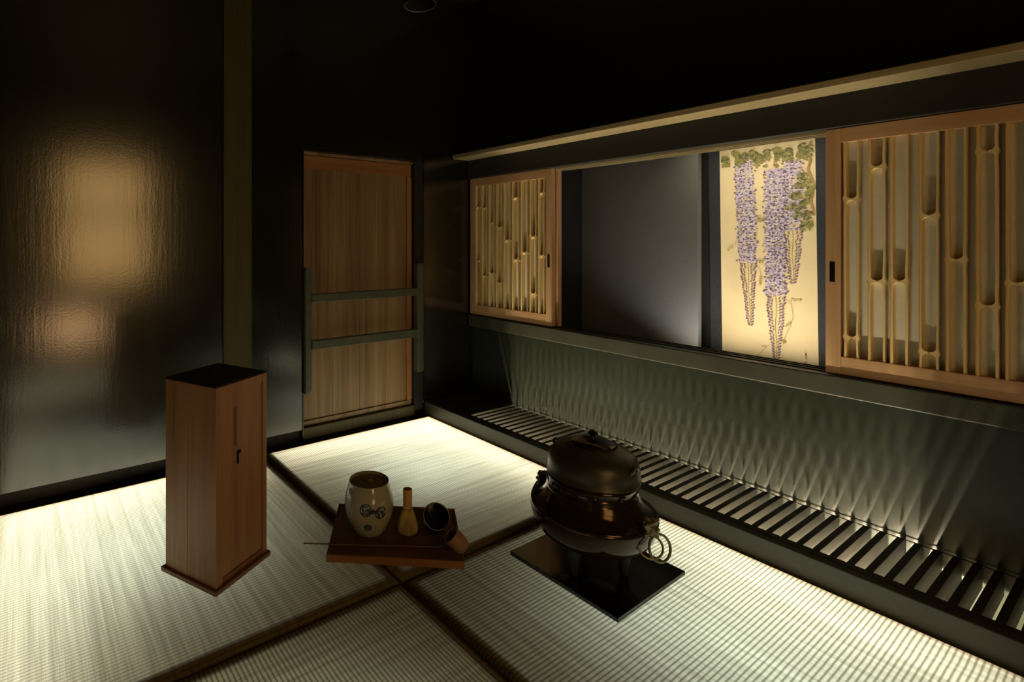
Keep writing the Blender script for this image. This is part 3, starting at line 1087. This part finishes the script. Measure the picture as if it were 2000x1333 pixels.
# scroll ornaments in relief round the neck
def curl(phi, s=1):
    pts = []
    for i in range(22):
        f = i / 21
        if f < .5:
            ang = 3.4 * math.pi * f
            rr = .0068 * (1 - f * 1.2)
            du, dz = s * (rr * math.cos(ang) - .004), rr * math.sin(ang)
        else:
            g = (f - .5) / .5
            du, dz = s * (-.006 - .026 * g), .004 * math.sin(g * 5) - .002
        th = phi + du / .127
        pts.append((.1272 * math.cos(th), .1272 * math.sin(th), .2685 - ZB + dz))
    MB().tube(pts, [.0022 - .0012 * i / 21 for i in range(22)], 6).obj('scroll_ornament', M['bronze'], fu)
for k in range(12):
    curl(2 * math.pi * (k + .25) / 12, 1 if k % 2 else -1)
for k in range(3):
    a = R(face + 62 + 120 * k)
    m = MB().lathe([(0, 0), (.009, 0), (.012, .005), (.012, .012), (.014, .028), (.019, .048), (.023, .066), (.026, .092), (0, .094)], 24, Matrix.Translation((.086 * math.cos(a), .086 * math.sin(a), 0)))
    m.obj('leg', M['black'], fu)  # bronze legs coloured black: shade under the bowl put into the colour
def lug(sy):
    b = bmesh.new()
    bmesh.ops.create_icosphere(b, subdivisions=4, radius=1)
    for v in b.verts:
        p = v.co.copy()
        n_ = noise.noise(p * 2.3 + Vector((5, 1, 2))) * .28 + noise.noise(p * 5.1) * .16
        # brow ridge, cheeks and snout of the mask
        n_ += .34 * math.exp(-((p.z - .35) / .18) ** 2) * (1 if p.y < 0 else .2)
        n_ += .42 * math.exp(-((p.z + .30) / .25) ** 2 - (p.x / .42) ** 2) * (1 if p.y < .1 else 0)
        n_ -= .22 * math.exp(-((p.z - .05) / .14) ** 2 - ((abs(p.x) - .38) / .2) ** 2)
        v.co = p * (1 + n_)
    mt_ = Matrix.Translation((0, sy * .177, .212 - ZB)) @ Matrix.Rotation(R(0 if sy < 0 else 180), 4, 'Z') @ Matrix.Rotation(R(-30), 4, 'X') @ Matrix.Diagonal((.021, .017, .025, 1))
    m = MB()
    m.add(b, mt_)
    return m.obj('mask_lug', M['bronze_worn'], fu)
def ring(par, c, rad, rot, th=.0036):
    m = MB()
    rm = Matrix.Translation(c) @ rot
    m.tube([rm @ Vector((rad * math.cos(2 * math.pi * i / 40), 0, rad * math.sin(2 * math.pi * i / 40))) for i in range(40)], th, 8, True)
    o = m.obj('ring', M['bronze_worn'], par)
    return o
l1 = lug(-1)
ring(l1, Vector((.004, -.200, .165 - ZB)), .034, Matrix.Rotation(R(-18), 4, 'Z') @ Matrix.Rotation(R(-14), 4, 'X'))
ring(l1, Vector((-.020, -.188, .170 - ZB)), .030, Matrix.Rotation(R(-48), 4, 'Z') @ Matrix.Rotation(R(-12), 4, 'X'), .003)
l2 = lug(1)
ring(l2, Vector((0, .200, .167 - ZB)), .034, Matrix.Rotation(R(10), 4, 'Z') @ Matrix.Rotation(R(14), 4, 'X'))

kz = .2905
kt = empty('iron_kettle', (1.4485, .963, kz), 0, 'round dark iron kettle with domed lid seated on the brazier', 'kettle')
def kp_(p):
    return [(r * .92, z - kz) for r, z in p]
MB().lathe(kp_([(0, .2905), (.128, .2905), (.1400, .2925), (.1425, .2955), (.1420, .2985), (.1400, .3010), (.1395, .318), (.1375, .336), (.1330, .350), (.1250, .360), (.1130, .3685), (.095, .3765), (.080, .381),
                (.0765, .3835), (.0740, .386), (.0700, .386), (.0690, .3835), (.069, .380), (0, .380)]), 96).obj('body', M['iron'], kt)
kl = MB().lathe(kp_([(0, .3815), (.0660, .3845), (.0680, .3860), (.0675, .3885), (.058, .3930), (.040, .3975), (.020, .4000), (.010, .4005), (0, .4006)]), 64).obj('lid', M['bronze'], kt)
kn = MB()
kn.lathe([(0, .4003 - kz), (.008, .4003 - kz), (.0055, .405 - kz), (.006, .409 - kz), (.0105, .413 - kz), (.0125, .4175 - kz), (.0100, .4225 - kz), (.0045, .4260 - kz), (0, .4275 - kz)], 24)
for k in range(6):
    a = k * math.pi / 3
    kn.lathe([(0, -.004), (.0036, -.0025), (.0045, 0), (.0032, .0028), (0, .004)], 8, Matrix.Translation((.0105 * math.cos(a), .0105 * math.sin(a), .4165 - kz)))
kn.obj('knob', M['blackgloss'], kl)
for s in (-1, 1):
    m = MB()
    m.tube([(-.011, s * .1240, .341 - kz), (-.010, s * .1310, .350 - kz), (-.004, s * .1330, .358 - kz), (.004, s * .1330, .358 - kz), (.010, s * .1310, .350 - kz), (.011, s * .1240, .341 - kz)], [.0055, .005, .0042, .0042, .005, .0055], 10)
    m.obj('lug', M['iron'], kt)

# ------------------------------------------------------------------ unlit ceiling spotlight at the top edge
cs = empty('ceiling_spotlight', (1.393, 1.72, 2.45), 0, 'unlit black ceiling spotlight barely showing at the top edge', 'lamp')
MB().lathe([(0, -.02), (.030, -.02), (.030, 0), (0, 0)], 24).obj('mounting_plate', M['black'], cs)
MB().tube([(0, 0, -.01), (0, 0, -.27)], .010, 10).obj('stem', M['black'], cs)
MB().lathe([(0, -.26), (.050, -.26), (.066, -.27), (.068, -.28), (.068, -.462), (.066, -.464), (.063, -.462), (.063, -.40), (0, -.40)], 40).obj('housing', M['black'], cs)
